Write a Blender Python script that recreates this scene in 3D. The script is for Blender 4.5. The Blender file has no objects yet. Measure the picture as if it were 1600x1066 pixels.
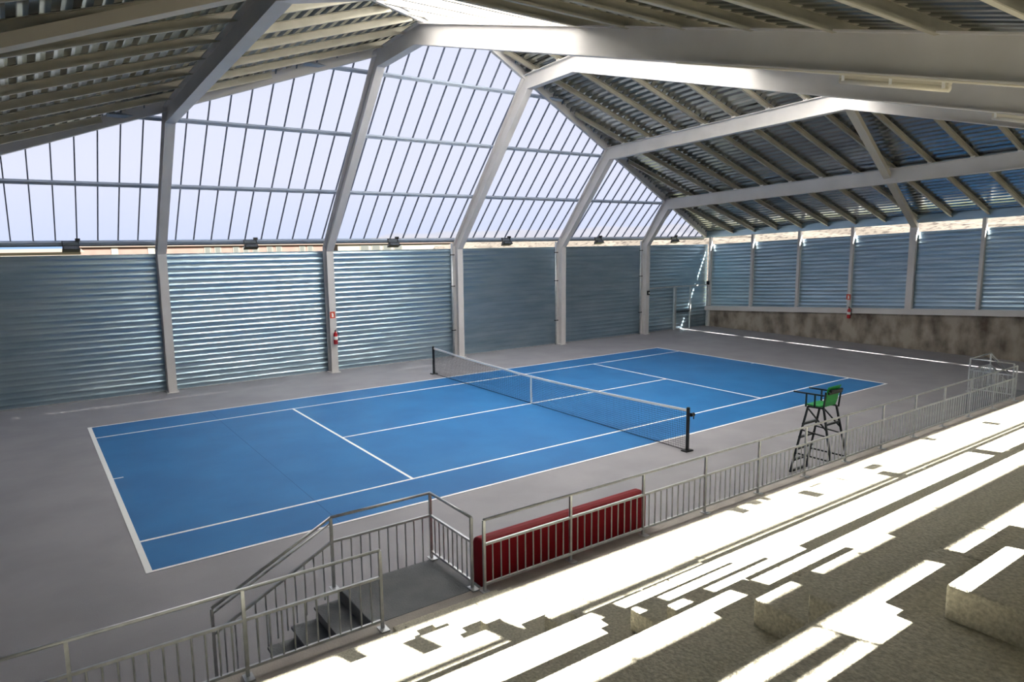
import bpy, bmesh, math, random
from mathutils import Vector, Matrix
random.seed(7)
sc = bpy.context.scene
COL = sc.collection

# ------------------------------------------------------------------ camera
cam_d = bpy.data.cameras.new('camera')
cam = bpy.data.objects.new('camera', cam_d)
COL.objects.link(cam)
sc.camera = cam
YAW, PITCH, ROLL, FPX = 0.6202, -0.1443, -0.0104, 1075.56
fw = Vector((math.sin(YAW)*math.cos(PITCH), math.cos(YAW)*math.cos(PITCH), math.sin(PITCH)))
rt = Vector((math.cos(YAW), -math.sin(YAW), 0))
up = rt.cross(fw)
r2 = rt*math.cos(ROLL) + up*math.sin(ROLL)
u2 = up*math.cos(ROLL) - rt*math.sin(ROLL)
cam.matrix_world = Matrix(((r2.x, u2.x, -fw.x, -13.1161), (r2.y, u2.y, -fw.y, -17.3314),
                           (r2.z, u2.z, -fw.z, 5.2063), (0, 0, 0, 1)))
cam_d.sensor_fit = 'HORIZONTAL'
cam_d.sensor_width = 36.0
cam_d.lens = 36.0*FPX/1600.0
cam_d.clip_start = 0.05
cam_d.clip_end = 1000

# ------------------------------------------------------------------ sky, sun, exposure
w = bpy.data.worlds.new('sky'); sc.world = w; w.use_nodes = True
nt = w.node_tree; nt.nodes.clear()
geo = nt.nodes.new('ShaderNodeTexCoord')
sep = nt.nodes.new('ShaderNodeSeparateXYZ')
rmp = nt.nodes.new('ShaderNodeValToRGB')
bg = nt.nodes.new('ShaderNodeBackground')
ow = nt.nodes.new('ShaderNodeOutputWorld')
nt.links.new(geo.outputs['Generated'], sep.inputs[0])
nt.links.new(sep.outputs['Z'], rmp.inputs[0])
nt.links.new(rmp.outputs[0], bg.inputs[0])
nt.links.new(bg.outputs[0], ow.inputs[0])
rmp.color_ramp.elements[0].position = 0.0
rmp.color_ramp.elements[0].color = (0.36, 0.57, 0.97, 1)
rmp.color_ramp.elements[1].position = 0.09
rmp.color_ramp.elements[1].color = (0.87, 0.885, 0.99, 1)
bg.inputs[1].default_value = 0.84

SUN_DIR = Vector((-0.31, 1.0, -0.71)).normalized()
sd = bpy.data.lights.new('sun', 'SUN')
sd.energy = 40.0
sd.color = (1.0, 0.95, 0.86)
sd.angle = math.radians(0.53)
so = bpy.data.objects.new('sun', sd); COL.objects.link(so)
so.rotation_euler = SUN_DIR.to_track_quat('-Z', 'Y').to_euler()
so.location = (10, -40, 30)

sc.view_settings.view_transform = 'Standard'
sc.view_settings.look = 'None'
sc.view_settings.exposure = 0.52
sc.view_settings.gamma = 1.0
sc.view_settings.use_curve_mapping = False
sc.cycles.use_denoising = True
sc.cycles.max_bounces = 10
sc.cycles.diffuse_bounces = 6
sc.cycles.transparent_max_bounces = 12
sc.cycles.sample_clamp_indirect = 12.0

# ------------------------------------------------------------------ materials
def mat(name, col, rough=0.6, metal=0.0, col2=None, nscale=4.0, stretch=(1, 1, 1), bump=0.0, bscale=None, detail=4.0,
        spec=0.5, bstretch=None, lo=0.35, hi=0.65):
    m = bpy.data.materials.new(name); m.use_nodes = True
    t = m.node_tree; b = t.nodes['Principled BSDF']
    b.inputs['Base Color'].default_value = (*col, 1)
    b.inputs['Roughness'].default_value = rough
    b.inputs['Metallic'].default_value = metal
    b.inputs['Specular IOR Level'].default_value = spec
    if col2 is not None or bump:
        tc = t.nodes.new('ShaderNodeTexCoord')
        def noise(scale, st):
            mp = t.nodes.new('ShaderNodeMapping'); mp.inputs['Scale'].default_value = st
            n = t.nodes.new('ShaderNodeTexNoise'); n.inputs['Scale'].default_value = scale
            n.inputs['Detail'].default_value = detail
            t.links.new(tc.outputs['Object'], mp.inputs[0]); t.links.new(mp.outputs[0], n.inputs['Vector'])
            return n
        if col2 is not None:
            n = noise(nscale, stretch)
            r = t.nodes.new('ShaderNodeValToRGB')
            r.color_ramp.elements[0].color = (*col, 1); r.color_ramp.elements[1].color = (*col2, 1)
            r.color_ramp.elements[0].position = lo; r.color_ramp.elements[1].position = hi
            t.links.new(n.outputs['Fac'], r.inputs[0]); t.links.new(r.outputs[0], b.inputs['Base Color'])
        if bump:
            n = noise(bscale or nscale, bstretch or stretch)
            bp = t.nodes.new('ShaderNodeBump'); bp.inputs['Strength'].default_value = bump
            bp.inputs['Distance'].default_value = 0.05
            t.links.new(n.outputs['Fac'], bp.inputs['Height']); t.links.new(bp.outputs[0], b.inputs['Normal'])
    return m

def glazing(name, tint, clear):
    m = bpy.data.materials.new(name); m.use_nodes = True
    t = m.node_tree; t.nodes.clear()
    o = t.nodes.new('ShaderNodeOutputMaterial')
    tr = t.nodes.new('ShaderNodeBsdfTranslucent'); tr.inputs[0].default_value = (*tint, 1)
    tp = t.nodes.new('ShaderNodeBsdfTransparent'); tp.inputs[0].default_value = (*tint, 1)
    mx = t.nodes.new('ShaderNodeMixShader'); mx.inputs[0].default_value = clear
    t.links.new(tr.outputs[0], mx.inputs[1]); t.links.new(tp.outputs[0], mx.inputs[2])
    t.links.new(mx.outputs[0], o.inputs[0])
    return m

M = {}
M['floor'] = mat('grey_acrylic', (0.262, 0.255, 0.275), 0.55, col2=(0.30, 0.292, 0.312), nscale=0.9, bump=0.08, bscale=60, spec=0.35)
M['court'] = mat('blue_acrylic', (0.016, 0.130, 0.345), 0.5, col2=(0.022, 0.160, 0.40), nscale=0.7, bump=0.08, bscale=60, spec=0.35)
M['line'] = mat('white_paint', (0.85, 0.85, 0.85), 0.6)
M['steel'] = mat('grey_painted_steel', (0.56, 0.545, 0.54), 0.42, col2=(0.61, 0.595, 0.59), nscale=1.2, spec=0.5)
M['tan'] = mat('tan_painted_steel', (0.54, 0.50, 0.42), 0.5)
M['rail'] = mat('galvanised_tube', (0.50, 0.52, 0.53), 0.38, 0.75, col2=(0.62, 0.64, 0.65), nscale=9)
M['sheet'] = mat('galvanised_sheet', (0.34, 0.47, 0.57), 0.31, 0.94, col2=(0.45, 0.57, 0.65), nscale=1.4, stretch=(0.35, 0.35, 2.2),
                 bump=0.55, bscale=0.9, bstretch=(0.6, 0.6, 5.0))  # blue tint in the colour stands in for court and sky reflections
M['deck'] = mat('galvanised_deck', (0.29, 0.31, 0.315), 0.2, 0.94, col2=(0.36, 0.38, 0.38), nscale=1.0, stretch=(2, 0.4, 1))
M['purlin'] = mat('galvanised_purlin', (0.40, 0.38, 0.31), 0.5, 0.4, col2=(0.47, 0.45, 0.375), nscale=2.0)
M['mullion'] = mat('dark_glazing_bar', (0.10, 0.12, 0.16), 0.5)
M['gridrail'] = mat('grey_blue_rail', (0.33, 0.38, 0.45), 0.45)
M['pane'] = glazing('translucent_sheet', (0.87, 0.885, 0.94), 0.5)
M['sky_pane'] = glazing('skylight_sheet', (0.77, 0.77, 0.77), 0.0)
M['concrete'] = mat('terrace_concrete', (0.50, 0.475, 0.375), 0.85, col2=(0.75, 0.71, 0.58), nscale=55, bump=0.35, bscale=45, detail=2, lo=0.3, hi=0.7)
M['greyconcrete'] = mat('landing_concrete', (0.155, 0.165, 0.185), 0.8, col2=(0.20, 0.207, 0.22), nscale=3, bump=0.2, bscale=40)
M['pinkconcrete'] = mat('kerb_concrete', (0.40, 0.36, 0.33), 0.85, col2=(0.47, 0.43, 0.39), nscale=4, bump=0.2, bscale=40)
M['stained'] = mat('stained_concrete', (0.10, 0.078, 0.062), 0.9, col2=(0.36, 0.32, 0.265), nscale=1.1, stretch=(1, 1.5, 0.9),
                   bump=0.4, bscale=14, detail=8, lo=0.30, hi=0.62)
M['black'] = mat('black_metal', (0.012, 0.013, 0.015), 0.45)
M['darkgreen'] = mat('dark_steel', (0.018, 0.024, 0.024), 0.45)
M['green'] = mat('green_plastic', (0.012, 0.33, 0.06), 0.4)
M['red'] = mat('dark_red_vinyl', (0.25, 0.004, 0.012), 0.6, col2=(0.30, 0.006, 0.015), nscale=2, spec=0.2)
M['extred'] = mat('extinguisher_red', (0.45, 0.015, 0.02), 0.35)
M['signred'] = mat('sign_red', (0.60, 0.07, 0.03), 0.5)
M['white'] = mat('white_plastic', (0.84, 0.84, 0.82), 0.5)
M['cream_tube'] = mat('lamp_housing', (0.62, 0.58, 0.48), 0.45)
M['glass_dark'] = mat('lamp_glass', (0.08, 0.09, 0.10), 0.15)
M['net'] = mat('net_cord', (0.015, 0.018, 0.022), 0.8)
M['ground'] = mat('dry_ground', (0.14, 0.13, 0.095), 0.95, col2=(0.10, 0.115, 0.06), nscale=0.05)
M['brick'] = mat('red_brick', (0.064, 0.034, 0.028), 0.9, col2=(0.076, 0.043, 0.036), nscale=0.8)
M['render'] = mat('cream_render', (0.085, 0.075, 0.06), 0.9, col2=(0.10, 0.088, 0.072), nscale=0.4)
M['housewin'] = mat('house_window', (0.025, 0.028, 0.026), 0.35)
M['shutter'] = mat('house_frame', (0.05, 0.048, 0.04), 0.7)
M['rooftile'] = mat('roof_tile', (0.10, 0.07, 0.055), 0.9)
M['rubble'] = mat('pale_rubble', (0.088, 0.075, 0.061), 0.95, col2=(0.018, 0.012, 0.009), nscale=2.2, detail=8, lo=0.50, hi=0.66)

# ------------------------------------------------------------------ mesh helpers
class MB:
    def __init__(self): self.v = []; self.f = []
    def hexa(self, p):
        b = len(self.v); self.v += [tuple(q) for q in p]
        for f in ((0, 3, 2, 1), (4, 5, 6, 7), (0, 1, 5, 4), (1, 2, 6, 5), (2, 3, 7, 6), (3, 0, 4, 7)):
            self.f.append(tuple(b+i for i in f))
        return self
    def box(self, x0, x1, y0, y1, z0, z1):
        return self.hexa([(x0, y0, z0), (x1, y0, z0), (x1, y1, z0), (x0, y1, z0), (x0, y0, z1), (x1, y0, z1), (x1, y1, z1), (x0, y1, z1)])
    def bar(self, a, b, wd, ht, upv=(0, 0, 1)):
        a = Vector(a); b = Vector(b); d = (b-a).normalized(); u = Vector(upv)
        s = d.cross(u)
        if s.length < 1e-4: s = d.cross(Vector((0, 1, 0)))
        s.normalize(); n = s.cross(d).normalized()
        s = s*wd/2; n = n*ht/2
        return self.hexa([a-s-n, a+s-n, b+s-n, b-s-n, a-s+n, a+s+n, b+s+n, b-s+n])
    def tube(self, a, b, r, n=8, r2=None, caps=True):
        a = Vector(a); b = Vector(b); d = (b-a).normalized()
        s = d.cross(Vector((0, 0, 1)))
        if s.length < 1e-4: s = Vector((1, 0, 0))
        s.normalize(); t = d.cross(s); k = len(self.v)
        r2 = r if r2 is None else r2
        for i in range(n):
            c, q = math.cos(2*math.pi*i/n), math.sin(2*math.pi*i/n)
            self.v.append(tuple(a + (s*c+t*q)*r)); self.v.append(tuple(b + (s*c+t*q)*r2))
        for i in range(n):
            j = (i+1) % n
            self.f.append((k+2*i, k+2*j, k+2*j+1, k+2*i+1))
        if caps:
            self.f.append(tuple(k+2*i for i in range(n))[::-1]); self.f.append(tuple(k+2*i+1 for i in range(n)))
        return self
    def lathe(self, c, prof, n=14):
        k = len(self.v); m = len(prof)
        for i in range(n):
            a = 2*math.pi*i/n
            for r, z in prof: self.v.append((c[0]+r*math.cos(a), c[1]+r*math.sin(a), c[2]+z))
        for i in range(n):
            j = (i+1) % n
            for q in range(m-1): self.f.append((k+i*m+q, k+j*m+q, k+j*m+q+1, k+i*m+q+1))
        return self
    def prism(self, poly, off):
        k = len(self.v); n = len(poly); off = Vector(off)
        self.v += [tuple(p) for p in poly] + [tuple(Vector(p)+off) for p in poly]
        self.f.append(tuple(range(k, k+n))[::-1]); self.f.append(tuple(range(k+n, k+2*n)))
        for i in range(n):
            j = (i+1) % n
            self.f.append((k+i, k+j, k+n+j, k+n+i))
        return self
    def mesh(self, name, m, smooth=False):
        me = bpy.data.meshes.new(name)
        me.from_pydata(self.v, [], self.f); me.validate()
        bm = bmesh.new(); bm.from_mesh(me); bmesh.ops.recalc_face_normals(bm, faces=bm.faces); bm.to_mesh(me); bm.free()
        me.materials.append(m)
        if smooth:
            for p in me.polygons: p.use_smooth = True
        return me
    def build(self, name, m, parent=None, smooth=False, bevel=0.0):
        o = bpy.data.objects.new(name, self.mesh(name, m, smooth))
        COL.objects.link(o)
        if parent is not None: o.parent = parent
        if bevel:
            b = o.modifiers.new('bevel', 'BEVEL'); b.width = bevel; b.segments = 3; b.limit_method = 'ANGLE'
        return o

def link_mesh(name, me, parent, loc=(0, 0, 0)):
    o = bpy.data.objects.new(name, me); COL.objects.link(o); o.parent = parent; o.location = loc
    return o

def tag(o, label, cat, group=None, kind=None):
    o['label'] = label; o['category'] = cat
    if group: o['group'] = group
    if kind: o['kind'] = kind
    return o

def empty(name, label, cat, group=None, kind=None, loc=(0, 0, 0)):
    o = bpy.data.objects.new(name, None); COL.objects.link(o); o.location = loc
    o.empty_display_size = 0.2
    return tag(o, label, cat, group, kind)

# ------------------------------------------------------------------ hall geometry (metres; court centre = origin, X along the court)
YW = 9.62                       # inner face of the low back wall
XE = 20.6                       # end walls
YB = -18.75                     # rear of the hall, behind the top terrace
def zA(x, y): return 12.2-0.32*abs(x)-0.047*y      # hip planes (rafter centre line)
def zB(y): return 10.84+0.255*y                    # rear roof plane
def yR(x): return 4.50-1.06*abs(x)                 # hip line between them
XT, YT, ZT = 1.02, 3.42, 11.71                     # flat top of the glazed front
def yF(x): return YT if abs(x) < XT else 3.098+0.3147*abs(x)
def zF(x): return ZT if abs(x) < XT else zA(x, yF(x))
def yG(z): return 9.4-0.94*(z-5.35)                # leaning front (rafter centre line)
HB = 0.29                                          # half depth of a roof rafter
DECK = 0.47                                        # deck above the rafter centre line
YC = -17.35                     # rear columns
FRAMES = [-15, -9, -3, 3, 9, 15]

# ---- floor, court and lines
floor = MB().box(-XE-0.3, XE+0.3, -10.35, 9.9, -0.2, 0.0).build('floor', M['floor'])
tag(floor, 'smooth grey acrylic floor around the blue tennis court', 'floor', kind='structure')
HL, HW, HS, SV = 11.885, 5.485, 4.115, 6.40
court = MB().box(-HL, HL, -HW, HW, -0.05, 0.004).build('court_surface', M['court'], floor)
court['label'] = 'blue acrylic playing surface'
def line(x0, x1, y0, y1):
    MB().box(x0, x1, y0, y1, 0.001, 0.0065).build('court_line', M['line'], court)
L5 = 0.065
line(-HL, HL, HW-L5, HW); line(-HL, HL, -HW, -HW+L5)
line(-HL, -HL+0.1, -HW+L5, HW-L5); line(HL-0.1, HL, -HW+L5, HW-L5)
for s in (1, -1):
    yc = s*(HS-0.0325)
    line(-HL+0.1, HL-0.1, yc-0.0325, yc+0.0325)
    line(s*SV-0.0325, s*SV+0.0325, -HS+L5, HS-L5)
    line(min(s*(HL-0.1), s*(HL-0.3)), max(s*(HL-0.1), s*(HL-0.3)), -0.025, 0.025)
line(-SV+0.0325, SV-0.0325, -0.0325, 0.0325)
# a stitched construction joint running across the slab
MB().box(-8.62, -8.605, -HW, HW, -0.01, 0.0046).build('slab_joint', mat('joint_blue', (0.02, 0.10, 0.26), 0.7), floor)

# ---- portal frames
def poly_frame(x, pts, hs, wd=0.28, tf=0.025, tw=0.02):
    n = len(pts)
    P = [Vector(p) for p in pts]
    nr = []
    for i in range(n-1):
        d = (P[i+1]-P[i]).normalized(); nr.append(Vector((-d.y, d.x)))
    mit = []
    for j in range(n):
        if j == 0: mit.append(nr[0])
        elif j == n-1: mit.append(nr[-1])
        else: mit.append((nr[j-1]+nr[j])/(1+nr[j-1].dot(nr[j])))
    segs = []
    for i in range(n-1):
        mb = MB()
        def quad(o0a, o1a, o0b, o1b, hw):
            a0 = P[i]+mit[i]*o0a; a1 = P[i]+mit[i]*o1a
            b0 = P[i+1]+mit[i+1]*o0b; b1 = P[i+1]+mit[i+1]*o1b
            mb.hexa([(x-hw, a0.x, a0.y), (x-hw, b0.x, b0.y), (x-hw, b1.x, b1.y), (x-hw, a1.x, a1.y),
                     (x+hw, a0.x, a0.y), (x+hw, b0.x, b0.y), (x+hw, b1.x, b1.y), (x+hw, a1.x, a1.y)])
        ha, hb = hs[i], hs[i+1]
        quad(ha-tf, ha, hb-tf, hb, wd/2)
        quad(-ha, -ha+tf, -hb, -hb+tf, wd/2)
        quad(-ha+tf, ha-tf, -hb+tf, hb-tf, tw/2)
        segs.append(mb)
    return segs

frame_labels = {
    -15: 'pale grey steel portal frame standing beyond the left edge of the view',
    -9: 'pale grey steel portal frame leaning up at the far left, nearest to the camera',
    -3: 'pale grey steel portal frame whose column carries the fire extinguisher and red sign',
    3: 'pale grey steel portal frame whose column stands behind the far net post',
    9: 'pale grey steel portal frame, second from the far corner, joined by the diagonal roof brace',
    15: 'pale grey steel portal frame with the shortest leaning leg, closest to the far corner'}
for x in FRAMES:
    root = empty('portal_frame', frame_labels[x], 'steel frame', 'portal frames', 'structure', (x, 9.35, 0))
    yf, yr = yF(x), yR(x)
    pts = [(9.35, 0.0), (9.35, 4.95), (yf, zF(x)), (yr, zB(yr)), (YC, zB(YC))]
    segs = poly_frame(0, [(p[0]-9.35, p[1]) for p in pts], [0.20, 0.22, 0.27, HB, HB])
    for s, nm in zip(segs, ('column', 'leaning_leg', 'hip_rafter', 'rear_rafter')):
        s.build(nm, M['steel'], root)
    MB().box(-0.2, 0.2, -0.27, 0.27, 0.0, 0.025).build('base_plate', M['steel'], root)
    if x > 0:
        MB().tube((-0.24, 0.12, 0.0), (-0.24, 0.12, 5.15), 0.045, 10).build('downpipe', M['rail'], root, smooth=True)
        for zc in (1.2, 3.2, 4.6): MB().box(-0.30, -0.12, 0.07, 0.17, zc, zc+0.04).build('pipe_clip', M['black'], root)
    yb = YC-9.35
    m = MB(); m.box(-0.07, 0.07, yb-0.12, yb-0.10, 3.9, zB(YC)-0.2); m.box(-0.07, 0.07, yb+0.10, yb+0.12, 3.9, zB(YC)-0.2)
    m.box(-0.01, 0.01, yb-0.10, yb+0.10, 3.9, zB(YC)-0.2)
    m.build('rear_column', M['steel'], root)

# ---- corrugated low back wall, one sheet per bay
def corrugated(mb, axis, a0, a1, c, zlo, zhi, pitch=0.20, amp=0.025, side=-1, cols=6):
    """sheet in the plane axis=const running a0..a1, waves horizontal; zlo/zhi functions of position"""
    k = len(mb.v); n = 0
    zmin = min(zlo(a0), zlo(a1)); zmax = max(zhi(a0), zhi(a1))
    N = int((zmax-zmin)/pitch*7)
    for i in range(N+1):
        for j in range(cols+1):
            a = a0+(a1-a0)*j/cols
            z = zlo(a)+(zhi(a)-zlo(a))*i/N
            ph = (i/7.0) % 1.0
            wv = 0.0 if ph < 0.55 else math.sin((ph-0.55)/0.45*math.pi)
            o = c+side*amp*wv
            mb.v.append((a, o, z) if axis == 'y' else (o, a, z))
    for i in range(N):
        for j in range(cols):
            p = k+i*(cols+1)+j
            mb.f.append((p, p+1, p+cols+2, p+cols+1))
    return mb

wall_back = empty('wall_back', 'galvanised corrugated low wall along the far side of the court', 'wall', kind='structure', loc=(0, YW, 0))
edges = [-XE]+FRAMES+[XE]
for i in range(len(edges)-1):
    a0, a1 = edges[i]+0.02, edges[i+1]-0.02
    corrugated(MB(), 'y', a0, a1, 0.0, lambda a: 0.0, lambda a: 4.85).build('corrugated_sheet', M['sheet'], wall_back, smooth=True)
    MB().box(a0, a1, 0.03, 0.13, 0.0, 4.83).build('wall_core', M['steel'], wall_back)
    MB().box(a0, a1, -0.02, 0.12, 4.85, 4.89).build('cap_flashing', M['sheet'], wall_back)
    MB().box(a0, a1, -0.045, 0.0, 0.0, 0.03).build('base_flashing', M['rail'], wall_back)

# ---- leaning glazed front
win = empty('window_1', 'leaning wall of pale translucent panels above the corrugated wall', 'window', kind='structure', loc=(0, 9.4, 5.35))
NG = Vector((0, 1, 0.94)).normalized()            # outward normal
def gp(x, z, off): return Vector((x, yG(z), z))+NG*off
OFFP = 0.44
ROWS = [5.07, 6.88, 8.76, 10.55, 12.4]
def ztop(x): return zF(x)+0.30
def clip(poly, f):
    out = []
    for i in range(len(poly)):
        p, q = poly[i], poly[(i+1) % len(poly)]
        a, b = f(p), f(q)
        if a >= 0: out.append(p)
        if (a >= 0) != (b >= 0):
            t = a/(a-b); out.append((p[0]+(q[0]-p[0])*t, p[1]+(q[1]-p[1])*t))
    return out
S1 = (zF(XE)-zF(XT))/(XE-XT)
WL = Vector((0, 9.4, 5.35))
NX = 34
for i in range(-NX, NX+1):
    x0, x1 = i*0.6, i*0.6+0.6
    if x1 > XE+0.05: continue
    for r in range(4):
        poly = [(x0+0.004, ROWS[r]+0.004), (x1-0.004, ROWS[r]+0.004), (x1-0.004, ROWS[r+1]-0.004), (x0+0.004, ROWS[r+1]-0.004)]
        for f in (lambda p: ZT+0.3-p[1], lambda p: ZT+0.3+S1*(p[0]-XT)-p[1], lambda p: ZT+0.3-S1*(p[0]+XT)-p[1]):
            poly = clip(poly, f)
            if len(poly) < 3: break
        if len(poly) < 3: continue
        if max(p[1] for p in poly)-ROWS[r] < 0.06: continue
        MB().prism([gp(p[0], p[1], OFFP)-WL for p in poly], NG*0.016).build('pane', M['pane'], win)
for i in range(-NX, NX+1):
    x = i*0.6
    z1 = min(ztop(x), 12.2)
    if z1 > 5.5:
        MB().bar(gp(x, 5.05, OFFP-0.03)-WL, gp(x, z1, OFFP-0.03)-WL, 0.036, 0.06, NG).build('glazing_bar', M['mullion'], win)
for z in ROWS[:4]:
    xm = XE if z < 6 else (ZT+0.25-z)/(-S1)+XT
    MB().bar(gp(-xm, z, OFFP-0.11)-WL, gp(xm, z, OFFP-0.11)-WL, 0.11, 0.10, NG).build('rail', M['gridrail'], win)
    if z < 6:
        MB().bar(gp(-xm, z-0.07, OFFP-0.10)-WL, gp(xm, z-0.07, OFFP-0.10)-WL, 0.05, 0.12, NG).build('bottom_rail', M['mullion'], win)

# ---- roof: deck sheets, purlins, edge beams, hip trims, braces
ceil = empty('ceiling', 'galvanised ribbed metal roof with folded planes over the hall', 'roof', kind='structure', loc=(0, 0, 0))
PITCH_D, DEP = 0.30, 0.10
PROFILE = [(0.0, 0.0), (0.13, 0.0), (0.16, 1.0), (0.27, 1.0)]
def deck(x0, x1, ylo, yhi, zf, inset=0.0):
    mb = MB(); xs = []
    n0 = math.ceil(x0/PITCH_D); 
    xs.append((x0, 0.0))
    k = math.floor(x0/PITCH_D)-1
    while k*PITCH_D < x1:
        for dx, o in PROFILE:
            xx = k*PITCH_D+dx
            if x0 < xx < x1: xs.append((xx, o))
        k += 1
    xs.append((x1, 0.0))
    for x, o in xs:
        a, b = ylo(x), yhi(x)
        if b < a: b = a
        for j in range(3):
            y = a+(b-a)*j/2
            mb.v.append((x, y, zf(x, y)+DECK+o*DEP))
    for i in range(len(xs)-1):
        for j in range(2):
            p = i*3+j
            mb.f.append((p, p+1, p+4, p+3))
    return mb
XB = [XT, 3, 9, 15, XE+0.28]
for s in (1, -1):
    for i in range(4):
        x0, x1 = sorted((s*XB[i], s*XB[i+1]))
        deck(x0, x1, lambda x: max(yR(x), YB), lambda x: yF(x)+0.35, zA).build('deck_sheet', M['deck'], ceil)
YS = -5.72                                          # lower edge of the skylight
XS = (4.50-YS)/1.06
for x0, x1 in ((-XE-0.28, -15), (-15, -9), (-9, -3), (-3, 3), (3, 9), (9, 15), (15, XE+0.28)):
    deck(x0, x1, lambda x: YB, lambda x: max(YB, min(YS, yR(x))), lambda x, y: zB(y)).build('deck_sheet', M['deck'], ceil)

def purlin(a, b, h=0.19, fl=0.07):
    a = Vector(a); b = Vector(b); mb = MB()
    mb.bar(a, b, 0.012, h)
    o = Vector((0, -fl/2, 0))
    mb.bar(a+o+Vector((0, 0, h/2)), b+o+Vector((0, 0, h/2)), fl, 0.012)
    mb.bar(a+o-Vector((0, 0, h/2)), b+o-Vector((0, 0, h/2)), fl, 0.012)
    mb.bar(a+2*o-Vector((0, 0, h/2-0.02)), b+2*o-Vector((0, 0, h/2-0.02)), 0.012, 0.04)
    return mb
PZ = 0.365
y = 7.90
while y > -17.0:
    x0 = max(XT, (y-3.098)/0.3147, (4.50-y)/1.06)
    if x0 < XE-0.5:
        for s in (1, -1):
            purlin((s*x0, y, zA(x0, y)+PZ), (s*XE, y, zA(XE, y)+PZ)).build('purlin', M['purlin'], ceil)
    y -= 1.43
ME_CLEAT = MB().box(-0.05, 0.05, -0.06, 0.06, 0.0, 0.07).mesh('cleat', M['white'])
y = 7.90
while y > -11:
    for x in (3, 9, 15):
        if yR(x) < y < yF(x): link_mesh('cleat', ME_CLEAT, ceil, (x-0.09, y-0.03, zA(x, y)+0.27))
    y -= 1.43
y = YS
while y > YB-0.2:
    x1 = min(XE, (4.50-y)/1.06)
    purlin((-x1, y, zB(y)+PZ), (x1, y, zB(y)+PZ), 0.21).build('purlin', M['purlin'], ceil)
    y -= 1.42
for s in (1, -1):
    # edge beam above the glazing, hip trims, diagonal braces
    a = Vector((s*XT, YT+0.22, ZT+0.31)); b = Vector((s*XE, yF(XE)+0.22, zF(XE)+0.31))
    MB().bar(a, b, 0.12, 0.34).build('edge_beam', M['steel'], ceil)
    a = Vector((s*XT, yR(XT), zB(yR(XT))+0.42)); b = Vector((s*XE, yR(XE), zB(yR(XE))+0.42))
    MB().bar(a, b, 0.10, 0.10).build('hip_trim', M['steel'], ceil)
    c0 = a.lerp(b, 0.0)+Vector((0, 0, 0.17)); c1 = b+Vector((0, 0, 0.17))
    MB().bar(c0, c1, 0.46, 0.03).build('hip_cap', M['deck'], ceil)
    a = Vector((s*9.1, -4.9, zA(9, -4.9))); b = Vector((s*XE, -2.05, zA(XE, -2.05)))
    MB().bar(a, b, 0.26, 0.20).build('diagonal_brace', M['tan'], ceil)
    for yy0, yy1 in ((YB, yF(XE)+0.3),):
        a = Vector((s*(XE+0.05), yy0, zA(XE, yy0)+0.30)); b = Vector((s*(XE+0.05), yy1, zA(XE, yy1)+0.30))
        MB().bar(a, b, 0.10, 0.36).build('eave_beam', M['sheet'], ceil)
MB().bar((-XE, YB+0.02, zB(YB)+DECK+0.06), (XE, YB+0.02, zB(YB)+DECK+0.06), 0.04, 0.14).build('eave_trim', M['steel'], ceil)
MB().bar((-XT, YT+0.22, ZT+0.31), (XT, YT+0.22, ZT+0.31), 0.12, 0.34).build('edge_beam', M['steel'], ceil)

# ---- skylight at the crown of the rear plane
skl = empty('window_2', 'white glowing skylight at the crown of the roof', 'skylight', kind='structure')
ys = [YS+1.525*i for i in range(7)]
for r in range(6):
    for c in range(-4, 4):
        x0, x1 = c*2.5, c*2.5+2.5
        poly = [(x0, ys[r]), (x1, ys[r]), (x1, ys[r+1]), (x0, ys[r+1])]
        for f in (lambda p: 4.60-1.06*p[0]-p[1], lambda p: 4.60+1.06*p[0]-p[1], lambda p: YT+0.3-p[1]):
            poly = clip(poly, f)
            if len(poly) < 3: break
        if len(poly) < 3: continue
        MB().prism([(p[0], p[1], zB(p[1])+DECK+0.02) for p in poly], (0, 0, 0.02)).build('pane', M['sky_pane'], skl)
for yy in ys[1:6]:
    xm = min((4.48-yy)/1.06, XS)
    MB().bar((-xm, yy, zB(yy)+DECK-0.02), (xm, yy, zB(yy)+DECK-0.02), 0.06, 0.10).build('glazing_bar', M['tan'], skl)

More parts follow.
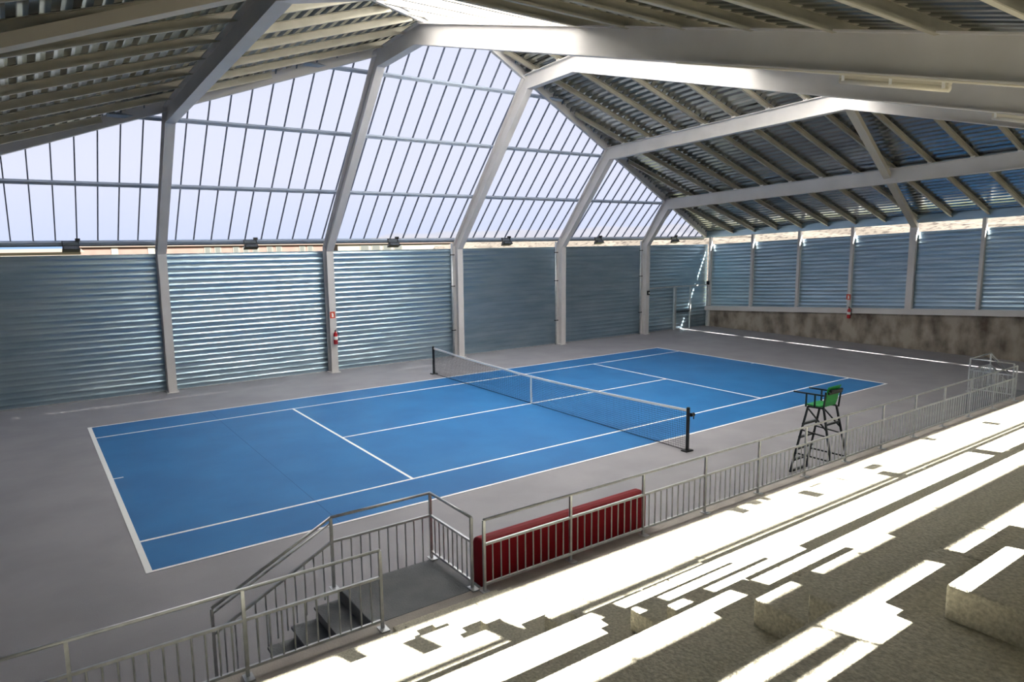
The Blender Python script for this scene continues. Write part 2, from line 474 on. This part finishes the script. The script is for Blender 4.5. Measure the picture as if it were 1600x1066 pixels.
# ---- end walls: concrete plinth, steel sill, posts, corrugated sheets and open strip below the eave
POSTS = [9.40, 6.50, 3.65, 0.80, -2.05, -4.90, -7.75, -10.6, -13.45, -16.3, YB]
def zpl(y): return 0.96+0.058*(9.4-y)
def end_wall(s, name, label):
    root = empty(name, label, 'wall', kind='structure', loc=(s*XE, 0, 0))
    MB().hexa([(-0.0, YB, -0.05), (s*0.3, YB, -0.05), (s*0.3, YW+0.3, -0.05), (0, YW+0.3, -0.05),
               (-0.0, YB, zpl(YB)), (s*0.3, YB, zpl(YB)), (s*0.3, YW+0.3, zpl(YW)), (0, YW+0.3, zpl(YW))]).build('concrete_plinth', M['stained'], root)
    MB().bar((0.0, YB, zpl(YB)+0.13), (0.0, YW, zpl(YW)+0.13), 0.34, 0.26).build('sill_beam', M['steel'], root)
    for i in range(len(POSTS)-1):
        y1, y0 = POSTS[i]-0.03, POSTS[i+1]+0.03
        corrugated(MB(), 'x', y0, y1, s*0.10, lambda y: zpl(y)+0.24, lambda y: zA(XE, y)-0.28, side=-s).build('corrugated_sheet', M['sheet'], root, smooth=True)
        MB().hexa([(s*0.13, y0, zpl(y0)+.2), (s*0.2, y0, zpl(y0)+.2), (s*0.2, y1, zpl(y1)+.2), (s*0.13, y1, zpl(y1)+.2),
                   (s*0.13, y0, zA(XE, y0)-.3), (s*0.2, y0, zA(XE, y0)-.3), (s*0.2, y1, zA(XE, y1)-.3), (s*0.13, y1, zA(XE, y1)-.3)]).build('wall_core', M['steel'], root)
    for i, y in enumerate(POSTS[:-1]):
        wd = 0.30 if i == 4 else 0.14
        z0 = 0.0 if i == 0 else zpl(y)+0.26
        m = MB().box(min(-s*0.10, s*0.06), max(-s*0.10, s*0.06), y-wd/2, y+wd/2, z0, zA(XE, y)+0.15)
        m.build('wide_post' if i == 4 else 'post', M['steel'], root)
    return root
wall_right = end_wall(1, 'wall_right', 'far end wall of corrugated sheets on a stained concrete plinth')
wall_left = end_wall(-1, 'wall_left', 'near end wall of corrugated sheets beyond the left edge of the view')

# ---- terrace
ZK = [0.80+0.468*k for k in range(8)]
YK = [-10.39-0.911*k for k in range(8)]
stand = empty('terrace', 'stepped concrete spectator terrace striped with sunlight', 'terrace', kind='structure', loc=(0, -10.39, 0))
def SB(x0, x1, y0, y1, z0, z1): return MB().box(x0, x1, y0+10.39, y1+10.39, z0, z1)
TX = [-XE+0.02, -15.2, -9.35, -3.5, 2.35, 8.2, 14.0, XE-0.02]
for k in range(8):
    yb = YK[k+1]-0.12 if k < 7 else YB+0.05
    for i in range(len(TX)-1):
        SB(TX[i]+0.004, TX[i+1]-0.004, yb, YK[k]-(0.27 if k == 0 else 0), ZK[k]-0.5, ZK[k]-(0.03 if k == 0 else 0)).build('tier_slab', M['concrete'], stand, bevel=0.012)
SB(-XE+0.02, XE-0.02, YK[0]-0.27, YK[0]+0.08, 0.0, ZK[0]).build('kerb', M['pinkconcrete'], stand, bevel=0.01)
SB(-XE+0.02, XE-0.02, YB+0.1, YK[0]-0.3, -0.1, 0.3).build('terrace_base', M['concrete'], stand)
for xa, xb, kk in ((-10.07, -8.67, range(0, 8)), (8.67, 10.07, range(0, 2))):
    for k in kk:
        if k == 7: continue
        SB(xa, xb, YK[k+1]+0.001, YK[k]-0.325, ZK[k]-(0.03 if k == 0 else 0.0), ZK[k]+0.158).build('aisle_step', M['concrete'], stand, bevel=0.012)
        SB(xa, xb, YK[k+1]+0.001, YK[k]-0.63, ZK[k]+0.158, ZK[k]+0.318).build('aisle_step', M['concrete'], stand, bevel=0.012)

# ---- landings and flights down to the court
def landing(s, label):
    root = empty('stair', label, 'stairs', 'flights between court and terrace', 'structure', (s*9.37, -9.8, 0))
    def X(a): return s*a-s*9.37
    def B(xa, xb, y0, y1, z0, z1): return MB().box(min(X(xa), X(xb)), max(X(xa), X(xb)), y0+9.8, y1+9.8, z0, z1)
    B(8.62, 10.12, -10.31, -9.22, 0.0, 0.80).build('landing_slab', M['greyconcrete'], root, bevel=0.01)
    for i in range(4):
        zt = 0.80-0.16*(i+1)
        B(10.12+0.30*i, 10.12+0.30*(i+1), -10.31, -9.22, 0.0, zt-0.03).build('step', M['greyconcrete'], root)
        B(10.10+0.30*i, 10.12+0.30*(i+1)+0.03, -10.31, -9.22, zt-0.03, zt).build('tread', M['greyconcrete'], root)
    return root
landing(-1, 'grey concrete landing and short flight of steps down to the near corner of the court')
landing(1, 'grey concrete landing and steps at the far end of the guard rail')

# ---- guard rails
ME_POST = MB().box(-0.017, 0.017, -0.017, 0.017, 0.0, 0.95).mesh('post', M['rail'])
ME_FOOT = MB().box(-0.05, 0.05, -0.10, 0.05, 0.0, 0.014).mesh('base_plate', M['rail'])
ME_BAL = MB().tube((0, 0, 0.10), (0, 0, 0.62), 0.0105, 6).mesh('baluster', M['rail'])
ME_BAL_LONG = MB().tube((0, 0, -0.06), (0, 0, 0.62), 0.0105, 6).mesh('baluster', M['rail'])
def rail_run(root, a, b, nspan=None, step=1.5, first=True, last=True, bottom=True):
    """a, b: base points in root space; sloping runs allowed"""
    a = Vector(a); b = Vector(b); d = b-a; L = math.hypot(d.x, d.y)
    n = nspan or max(1, round(L/step))
    up_ = Vector((0, 0, 1))
    MB().tube(a+up_*0.955, b+up_*0.955, 0.019, 10).build('handrail', M['rail'], root, smooth=True)
    MB().bar(a+up_*0.63, b+up_*0.63, 0.03, 0.03).build('middle_rail', M['rail'], root)
    if bottom: MB().bar(a+up_*0.10, b+up_*0.10, 0.03, 0.03).build('bottom_rail', M['rail'], root)
    for i in range(n+1):
        if (i == 0 and not first) or (i == n and not last): continue
        p = a+d*(i/n)
        link_mesh('post', ME_POST, root, p)
        link_mesh('base_plate', ME_FOOT, root, p)
    for i in range(n):
        m = max(2, round(L/n/0.125))
        for j in range(1, m):
            link_mesh('baluster', ME_BAL if bottom else ME_BAL_LONG, root, a+d*((i+j/m)/n))
YRL = -10.44
g1 = empty('guard_rail', 'galvanised guard rail between the stair opening and the bottom left corner', 'guard rail', 'guard rails', None, (-10.07, YRL, 0.80))
rail_run(g1, (0, 0, 0), (-7.5, 0, 0), nspan=5)
g2 = empty('guard_rail', 'long galvanised guard rail running past the red mat and umpire chair', 'guard rail', 'guard rails', None, (-8.66, YRL, 0.80))
rail_run(g2, (0, 0, 0), (17.10, 0, 0), nspan=12)
def landing_rail(s, label):
    root = empty('guard_rail', label, 'guard rail', 'guard rails', None, (s*8.74, YRL+0.05, 0.80))
    dy = -9.20-(YRL+0.05)
    rail_run(root, (0, 0.12, 0), (0, dy, 0), nspan=1)
    rail_run(root, (0, dy, 0), (s*1.43, dy, 0), nspan=1, first=False, bottom=False)
    # sloping part beside the flight
    a = Vector((s*1.43, dy, 0)); b = Vector((s*2.90, dy, -0.74))
    U = Vector((0, 0, 1))
    MB().tube(a+U*0.955, b+U*0.955, 0.019, 10).build('handrail', M['rail'], root, smooth=True)
    MB().tube(a+U*0.885, b+U*0.885, 0.012, 8).build('lower_handrail', M['rail'], root, smooth=True)
    MB().bar(a+U*0.63, b+U*0.63, 0.03, 0.03).build('middle_rail', M['rail'], root)
    for j in range(1, 12):
        p = a+(b-a)*(j/12)
        MB().tube(p-U*0.06, p+U*0.63, 0.0105, 6).build('baluster', M['rail'], root)
    link_mesh('post', ME_POST, root, b)
landing_rail(-1, 'galvanised guard rail bending around the near landing and down its steps')
landing_rail(1, 'galvanised guard rail around the far landing at the end of the long rail')

# ---- tennis net
net = empty('tennis_net', 'tennis net with white headband stretched between black posts', 'tennis net', loc=(0, 0, 0))
def ztopnet(y): return 0.914+(1.06-0.914)*(abs(y)/6.35)**1.6
for s in (1, -1):
    m = MB().tube((0, s*6.40, 0), (0, s*6.40, 1.09), 0.045, 14); m.lathe((0, s*6.40, 1.09), [(0.045, 0), (0.04, 0.02), (0.001, 0.028)], 14)
    p = m.build('post', M['black'], net, smooth=False)
    MB().box(-0.13, 0.13, s*6.40-0.09, s*6.40+0.09, 0.0, 0.03).build('base_plate', M['black'], p)
w_ = MB().tube((0.05, -6.45, 0.92), (0.15, -6.45, 0.92), 0.05, 12); w_.bar((0.15, -6.45, 0.92), (0.15, -6.45, 0.80), 0.02, 0.02)
w_.build('winder', M['black'], net)
hb = MB(); N = 40
for i in range(N):
    y0 = -6.35+12.7*i/N; y1 = -6.35+12.7*(i+1)/N
    hb.hexa([(-0.012, y0, ztopnet(y0)-0.06), (0.012, y0, ztopnet(y0)-0.06), (0.012, y1, ztopnet(y1)-0.06), (-0.012, y1, ztopnet(y1)-0.06),
             (-0.012, y0, ztopnet(y0)), (0.012, y0, ztopnet(y0)), (0.012, y1, ztopnet(y1)), (-0.012, y1, ztopnet(y1))])
hb.build('headband', M['white'], net)
MB().box(-0.016, 0.016, -0.03, 0.03, 0.0, 0.92).build('centre_strap', M['white'], net)
nm = MB(); q = 0.056; r = 0.0034
yy = -6.3
def strip(a, b, r):
    k = len(nm.v); a = Vector(a); b = Vector(b); d = (b-a).normalized(); n = Vector((1, 0, 0)); t = d.cross(n)
    for c in (a, b):
        for ang in (0, 2.094, 4.189):
            nm.v.append(tuple(c+n*r*math.cos(ang)+t*r*math.sin(ang)))
    for i in range(3):
        j = (i+1) % 3
        nm.f.append((k+i, k+j, k+3+j, k+3+i))
while yy < 6.32:
    strip((0, yy, 0.01), (0, yy, ztopnet(yy)-0.03), r); yy += q
zz = 0.03
while zz < 1.03:
    # a cord only runs where the net is that tall
    if zz <= 0.87:
        strip((0, -6.32, zz), (0, 6.32, zz), r)
    else:
        f = ((zz+0.04-0.914)/(1.06-0.914)); ym = 6.35*max(f, 0)**(1/1.6)
        strip((0, -6.32, zz), (0, -ym, zz), r); strip((0, ym, zz), (0, 6.32, zz), r)
    zz += q
strip((0, -6.32, 0.012), (0, 6.32, 0.012), 0.008)
o = nm.build('mesh', M['net'], net); o['kind'] = 'stuff'
MB().tube((0, -6.40, ztopnet(6.35)-0.015), (0, -6.3, ztopnet(6.35)-0.015), 0.006, 6).build('cable', M['white'], net)

# ---- red crash mat behind the rail
prof = [(0.0, 0.0), (0.0, 1.26), (0.04, 1.31), (0.12, 1.335), (0.22, 1.33), (0.28, 1.29), (0.30, 1.22), (0.30, 0.0)]
mt = MB()
X0, X1 = -8.50, -5.48
mt.prism([(0.0, p[0], p[1]) for p in prof], (X1-X0, 0, 0))
crash = mt.build('crash_mat', M['red'], None, bevel=0.035)
crash.location = (X0, -10.20, 0.0)
tag(crash, 'dark red padded mat standing on edge behind the guard rail', 'mat')
MB().box(0.0, X1-X0, -0.004, 0.0, 0.62, 0.635).build('seam', mat('dark_seam', (0.08, 0.004, 0.006), 0.6), crash)

# ---- umpire chair
uc = empty('umpire_chair', 'tall umpire chair with green plastic seat on dark steel legs', 'umpire chair', loc=(0.92, -9.3, 0.0))
def U(x, y, z): return (x-0.92, y+9.3, z)
FL = [((0.60, -8.83, 0.0), (0.67, -9.14, 1.56)), ((1.24, -8.83, 0.0), (1.17, -9.14, 1.56))]
BL = [((0.58, -9.86, 0.0), (0.67, -9.50, 1.58)), ((1.26, -9.86, 0.0), (1.17, -9.50, 1.58))]
def lerp(p, t): return tuple(p[0][i]+(p[1][i]-p[0][i])*t for i in range(3))
for p in FL+BL:
    MB().bar(U(*p[0]), U(*p[1]), 0.036, 0.036, (0, 1, 0)).build('leg', M['darkgreen'], uc)
for t in (0.19, 0.36, 0.54, 0.74):
    MB().bar(U(*lerp(FL[0], t)), U(*lerp(FL[1], t)), 0.07, 0.03).build('step_rung', M['darkgreen'], uc)
for t in (0.02, 0.28, 0.78):
    MB().bar(U(*lerp(BL[0], t)), U(*lerp(BL[1], t)), 0.035, 0.035).build('back_crossbar', M['darkgreen'], uc)
MB().bar(U(*lerp(FL[0], 0.015)), U(*lerp(FL[1], 0.015)), 0.05, 0.04).build('foot_bar', M['darkgreen'], uc)
for i in (0, 1):
    MB().bar(U(*lerp(FL[i], 0.30)), U(*lerp(BL[i], 0.30)), 0.028, 0.028).build('side_brace', M['darkgreen'], uc)
    MB().bar(U(*lerp(FL[i], 0.98)), U(*lerp(BL[i], 0.70)), 0.026, 0.026).build('side_brace', M['darkgreen'], uc)
    MB().bar(U(*lerp(FL[i], 0.65)), U(*lerp(BL[i], 0.62)), 0.026, 0.026).build('side_brace', M['darkgreen'], uc)
    MB().bar(U(*lerp(FL[i], 1.0)), U(*lerp(BL[i], 1.0)), 0.036, 0.036).build('seat_bearer', M['darkgreen'], uc)
    xa = (0.62, 1.22)[i]
    m = MB()
    m.bar(U(xa, -8.82, 1.85), U(xa, -9.52, 1.87), 0.03, 0.03); m.bar(U(xa, -9.12, 1.56), U(xa, -9.12, 1.85), 0.028, 0.028, (0, 1, 0))
    m.bar(U(xa, -9.32, 1.58), U(xa, -9.32, 1.86), 0.028, 0.028, (0, 1, 0)); m.bar(U(xa, -9.52, 1.55), U(xa, -9.56, 1.95), 0.028, 0.028, (0, 1, 0))
    m.build('armrest', M['darkgreen'], uc)
# moulded seat shell: pan curving up into the backrest
sp = [(-9.06, 1.575), (-9.10, 1.60), (-9.25, 1.60), (-9.40, 1.595), (-9.48, 1.63)]
bp_ = [(-9.47, 1.60), (-9.51, 1.72), (-9.54, 1.88), (-9.565, 2.02), (-9.59, 2.055)]
def shell(pr, hw, th, nrm):
    mb = MB()
    for i in range(len(pr)-1):
        (ya, za), (yb2, zb2) = pr[i], pr[i+1]
        mb.bar(U(0.92, ya, za), U(0.92, yb2, zb2), hw*2, th)
    return mb
shell(sp, 0.25, 0.035, 0).build('seat', M['green'], uc, bevel=0.01)
shell(bp_, 0.24, 0.03, 0).build('backrest', M['green'], uc, bevel=0.01)
m = MB(); m.bar(U(0.66, -9.60, 1.92), U(1.18, -9.60, 1.92), 0.03, 0.05); m.tube(U(0.70, -9.62, 1.97), U(1.14, -9.62, 1.97), 0.03, 8)
m.build('back_support', M['darkgreen'], uc)

# ---- fire extinguishers and their signs
def extinguisher(loc, d, label):
    root = empty('fire_extinguisher', label, 'fire extinguisher', 'fire extinguishers', None, loc)
    MB().lathe((0, 0, 0), [(0.001, 0), (0.07, 0.0), (0.082, 0.015), (0.082, 0.40), (0.06, 0.46), (0.028, 0.49), (0.028, 0.52), (0.001, 0.52)], 16).build('cylinder', M['extred'], root, smooth=True)
    m = MB(); m.box(-0.025, 0.025, -0.025, 0.025, 0.52, 0.56)
    m.bar((0, 0, 0.575), (0.12*d[0], 0.12*d[1], 0.60), 0.02, 0.012)
    m.build('valve', M['black'], root)
    h = [Vector((-0.05*d[1], 0.05*d[0], 0.53)), Vector((-0.13*d[1], 0.13*d[0], 0.45)), Vector((-0.12*d[1], 0.12*d[0], 0.15))]
    m = MB()
    for i in range(2): m.tube(h[i], h[i+1], 0.014, 8)
    m.build('hose', M['black'], root)
    MB().lathe((0, 0, 0.19), [(0.0835, 0), (0.0835, 0.13)], 16).build('label_band', M['white'], root)
    c = Vector((-d[0]*0.09, -d[1]*0.09, 0.3))
    MB().box(c.x-0.03, c.x+0.03, c.y-0.03, c.y+0.03, 0.25, 0.36).build('wall_bracket', M['black'], root)
extinguisher((-2.98, 9.02, 1.18), (0, -1), 'red fire extinguisher hung on the portal column left of the net')
extinguisher((20.36, 0.66, 1.22), (-1, 0), 'red fire extinguisher hung on the stained concrete end wall')
def sign(loc, along, n, label):
    a = Vector(along); n = Vector(n)
    root = empty('sign', label, 'sign', 'fire extinguisher signs', None, loc)
    U_ = Vector((0, 0, 1))
    def plate(w0, w1, z0, z1, t0, t1, nm, m):
        p = [a*w0+U_*z0, a*w1+U_*z0, a*w1+U_*z1, a*w0+U_*z1]
        MB().prism([q+n*t0 for q in p], n*(t1-t0)).build(nm, m, root)
    plate(-0.105, 0.105, 0, 0.30, 0, 0.006, 'plate', M['signred'])
    plate(-0.03, 0.045, 0.06, 0.19, 0.006, 0.008, 'pictogram', M['white'])
    plate(-0.012, 0.026, 0.19, 0.23, 0.006, 0.008, 'pictogram', M['white'])
    plate(-0.055, -0.012, 0.20, 0.215, 0.006, 0.008, 'pictogram', M['white'])
    plate(-0.105, 0.105, 0.285, 0.30, 0.006, 0.007, 'border', M['white'])
    plate(-0.105, 0.105, 0.0, 0.015, 0.006, 0.007, 'border', M['white'])
sign((-3.02, 9.145, 2.20), (1, 0, 0), (0, -1, 0), 'small red sign with white pictogram above the extinguisher on the steel column')
sign((20.495, 0.80, 2.12), (0, -1, 0), (-1, 0, 0), 'small red sign with white pictogram on a post of the end wall')

ab = empty('switch_box', 'small black switch box fixed to the portal column closest to the far corner', 'switch box', loc=(15.02, 9.15, 2.18))
MB().box(-0.08, 0.08, -0.09, 0.0, 0.0, 0.24).build('case', M['black'], ab, bevel=0.01)
MB().tube((0.0, -0.09, 0.12), (0.0, -0.12, 0.12), 0.035, 12).build('button', M['white'], ab)

# ---- floodlights under the bottom rail of the glazing
places = ['at the left end of the glazing', 'second along the glazing from the left', 'above the wall bay behind the net post',
          'fourth along the glazing from the left', 'in the second bay from the far corner', 'last before the far corner of the hall']
for x, pl in zip([-11.6, -5.85, 0.06, 5.97, 11.9, 17.8], places):
    root = empty('floodlight', 'small black floodlight '+pl, 'floodlight', 'floodlights along the glazed front', None, (x, 9.80, 5.30))
    MB().hexa([(-0.26, -0.22, -0.22), (0.26, -0.22, -0.22), (0.26, 0.06, -0.32), (-0.26, 0.06, -0.32),
               (-0.22, -0.16, -0.10), (0.22, -0.16, -0.10), (0.22, 0.06, -0.16), (-0.22, 0.06, -0.16)]).build('housing', M['black'], root, bevel=0.015)
    MB().hexa([(-0.20, -0.222, -0.205), (0.20, -0.222, -0.205), (0.20, -0.17, -0.115), (-0.20, -0.17, -0.115),
               (-0.20, -0.212, -0.205), (0.20, -0.212, -0.205), (0.20, -0.16, -0.115), (-0.20, -0.16, -0.115)]).build('glass', M['glass_dark'], root)
    m = MB(); m.bar((0.23, -0.05, -0.18), (0.23, 0.02, 0.06), 0.02, 0.04); m.bar((-0.23, -0.05, -0.18), (-0.23, 0.02, 0.06), 0.02, 0.04)
    m.bar((-0.24, 0.02, 0.05), (0.24, 0.02, 0.05), 0.06, 0.02); m.box(0.14, 0.28, -0.02, 0.10, 0.05, 0.14)
    m.build('bracket', M['black'], root)

# ---- tube lamps on the rafters
def tube_lamp(x, y0, y1, label):
    root = empty('tube_lamp', label, 'lamp', 'tube lamps on the rafters', None, (x, y0, zB(y0)-HB))
    d = Vector((0, y1-y0, zB(y1)-zB(y0)))
    off = Vector((0.02, 0, -0.05))
    MB().bar(off, off+d, 0.09, 0.05).build('housing', M['cream_tube'], root)
    MB().tube(off+Vector((0, 0, -0.055)), off+d+Vector((0, 0, -0.055)), 0.045, 12).build('diffuser', M['cream_tube'], root, smooth=True)
    for t in (0.04, 0.5, 0.96):
        p = off+d*t
        MB().box(p.x-0.055, p.x+0.055, p.y-0.02, p.y+0.02, p.z-0.06, p.z+0.055).build('clip', M['white'], root)
    return root
tube_lamp(-3, -11.55, -13.05, 'cream tube lamp fixed under the nearest rafter')
tube_lamp(3, -11.35, -12.85, 'cream tube lamp under the second rafter at the right edge of the view')
for x, ya, lb in ((-3, -8.5, 'thin cream conduit clipped along the underside of the nearest rafter'), (3, -13.0, 'thin cream conduit along the underside of the second rafter')):
    m = MB().tube((x-0.10, ya, zB(ya)-HB-0.02), (x-0.10, -17.5, zB(-17.5)-HB-0.02), 0.018, 8)
    tag(m.build('conduit', M['cream_tube']), lb, 'conduit')

# ---- steel framed doorway in the far corner
door = empty('door_1', 'steel framed doorway in the corrugated wall at the far corner', 'door', kind='structure', loc=(17.6, 9.5, 0))
MB().box(-0.07, 0.07, -0.10, 0.02, 0.0, 2.45).build('door_post', M['rail'], door)
MB().box(2.86, 2.98, -0.10, 0.02, 0.0, 2.45).build('door_post', M['rail'], door)
MB().box(-2.4, 2.98, -0.08, 0.0, 2.47, 2.53).build('header_rail', M['rail'], door)
MB().box(1.30, 1.36, -0.09, 0.0, 0.0, 2.47).build('leaf_stile', M['rail'], door)
MB().box(0.07, 1.30, -0.07, -0.01, 1.00, 1.06).build('push_bar', M['black'], door)
MB().box(2.80, 2.98, -0.16, 0.0, 2.50, 2.72).build('closer', M['black'], door)

# ---- rear wall behind the terrace: low parapet, rails and posts under the eave, unseen, spaced to cast the sun stripes
wall_rear = empty('wall_rear', 'rear wall behind the top of the terrace, with an open band under the eave', 'wall', kind='structure', loc=(0, YB, 0))
def RB(x0, x1, z0, z1, nm='panel', t=0.06): return MB().box(x0, x1, -t, 0.0, z0, z1).build(nm, M['steel'], wall_rear)
RB(-XE, XE, -0.1, 5.485, 'parapet', 0.2)
RB(-XE, XE, 6.05, 6.095, 'rail')
RB(-XE, XE, 5.696, 5.735, 'rail')
RB(-XE, XE, 5.668, 5.683, 'rail')
RB(-XE, -9.66, 5.553, 5.583, 'rail')
RB(-XE, -10.7, 5.4, 6.6, 'shade_panel', 0.15)  # added panel, keeps sun off the left tiers to darken the floor there
n = -7
while -9.66+1.63*n < XE:
    if -9.66+1.63*n > -XE: RB(-9.67+1.63*n, -9.65+1.63*n, 5.4, 6.6, 'rod', 0.02)
    n += 1
for x0, x1, z0, z1 in ((-1.92, -1.78, 6.45, 6.55), (-2.22, -2.0, 6.45, 6.56), (-1.69, -1.63, 6.27, 6.43), (-0.92, -0.57, 6.28, 6.45)):
    RB(x0, x1, z0, z1, 'shadow_block', 0.05)  # invented blocks, there only to cast small dark spots on the front tiers

# ---- outside: ground, brick houses, rubble bank
ground = MB().box(-150, 200, 9.95, 220, -1.2, -0.9); ground.box(21.2, 200, -60, 9.95, -1.2, -0.9); ground.box(-150, -21.2, -60, 9.95, -1.2, -0.9); ground.box(-150, 200, -120, -60, -1.2, -0.9)
ground.box(-21.2, 21.2, -60, -19.2, -1.2, -0.9)
ground = ground.build('ground', M['ground']); tag(ground, 'dry open ground outside the hall', 'ground', kind='structure')
def house(x0, x1, y, h, wallm, label, wins, roofh=1.2, win_z=(4.0, 5.0), ww=1.0):
    root = empty('house', label, 'house', 'houses outside the hall', None, ((x0+x1)/2, y, -0.9))
    c = (x0+x1)/2
    MB().box(x0-c, x1-c, 0, 9, 0, h+0.9).build('wall', wallm, root)
    z = h+0.9
    MB().prism([(x0-c-0.3, -0.4, z), (x0-c-0.3, 9.4, z), (x0-c-0.3, 4.5, z+roofh)], (x1-x0+0.6, 0, 0)).build('roof', M['rooftile'], root)
    for wx in wins:
        f = MB().box(wx-c-ww/2, wx-c+ww/2, -0.06, 0.0, win_z[0]+0.9, win_z[1]+0.9).build('window', M['shutter'], root)
        MB().box(wx-c-ww/2+0.12, wx-c+ww/2-0.12, -0.08, -0.06, win_z[0]+1.0, win_z[1]+0.8).build('pane', M['housewin'], f)
    return root
hb1 = house(-7.6, 22.0, 75, 5.0, M['brick'], 'long red brick house seen through the gap left of the second column', [0.2, 6.4, 7.6, 9.8, 11.0, 12.2, 14.0, 15.2, 18.3, 19.4], 0.3, (3.9, 4.9), 0.8)
for px in (-3.7, 0.1):
    MB().box(px-7.2-0.35, px-7.2+0.35, -0.1, 0.0, 0.0, 5.9).build('pilaster', M['render'], hb1)
house(-16.0, -7.9, 62, 4.6, M['render'], 'cream house seen through the gap at the left edge', [], 0.3)
house(24.5, 38.0, 78, 5.0, M['render'], 'cream house with a row of wide windows behind the third wall bay', [28.6, 30.4, 32.2, 34.0], 0.2, (3.9, 4.9), 1.4)
house(39.5, 62.0, 82, 5.0, M['render'], 'long cream house with narrow windows behind the net post bay', [43.0, 46.0, 49.0, 52.0, 55.0], 0.2, (3.6, 4.6), 0.9)
bank = MB(); nx, ny = 40, 14
random.seed(3)
for i in range(nx+1):
    for j in range(ny+1):
        y = -70+190*i/nx; t = j/ny
        bank.v.append((30+t*22+random.uniform(-.4, .4), y, -1.0+7.9*t**0.8+random.uniform(-.25, .25)))
for i in range(nx):
    for j in range(ny):
        p = i*(ny+1)+j; bank.f.append((p, p+1, p+ny+2, p+ny+1))
tag(bank.build('rubble_bank', M['rubble']), 'pale rubble bank rising outside the far end wall', 'bank', kind='structure')
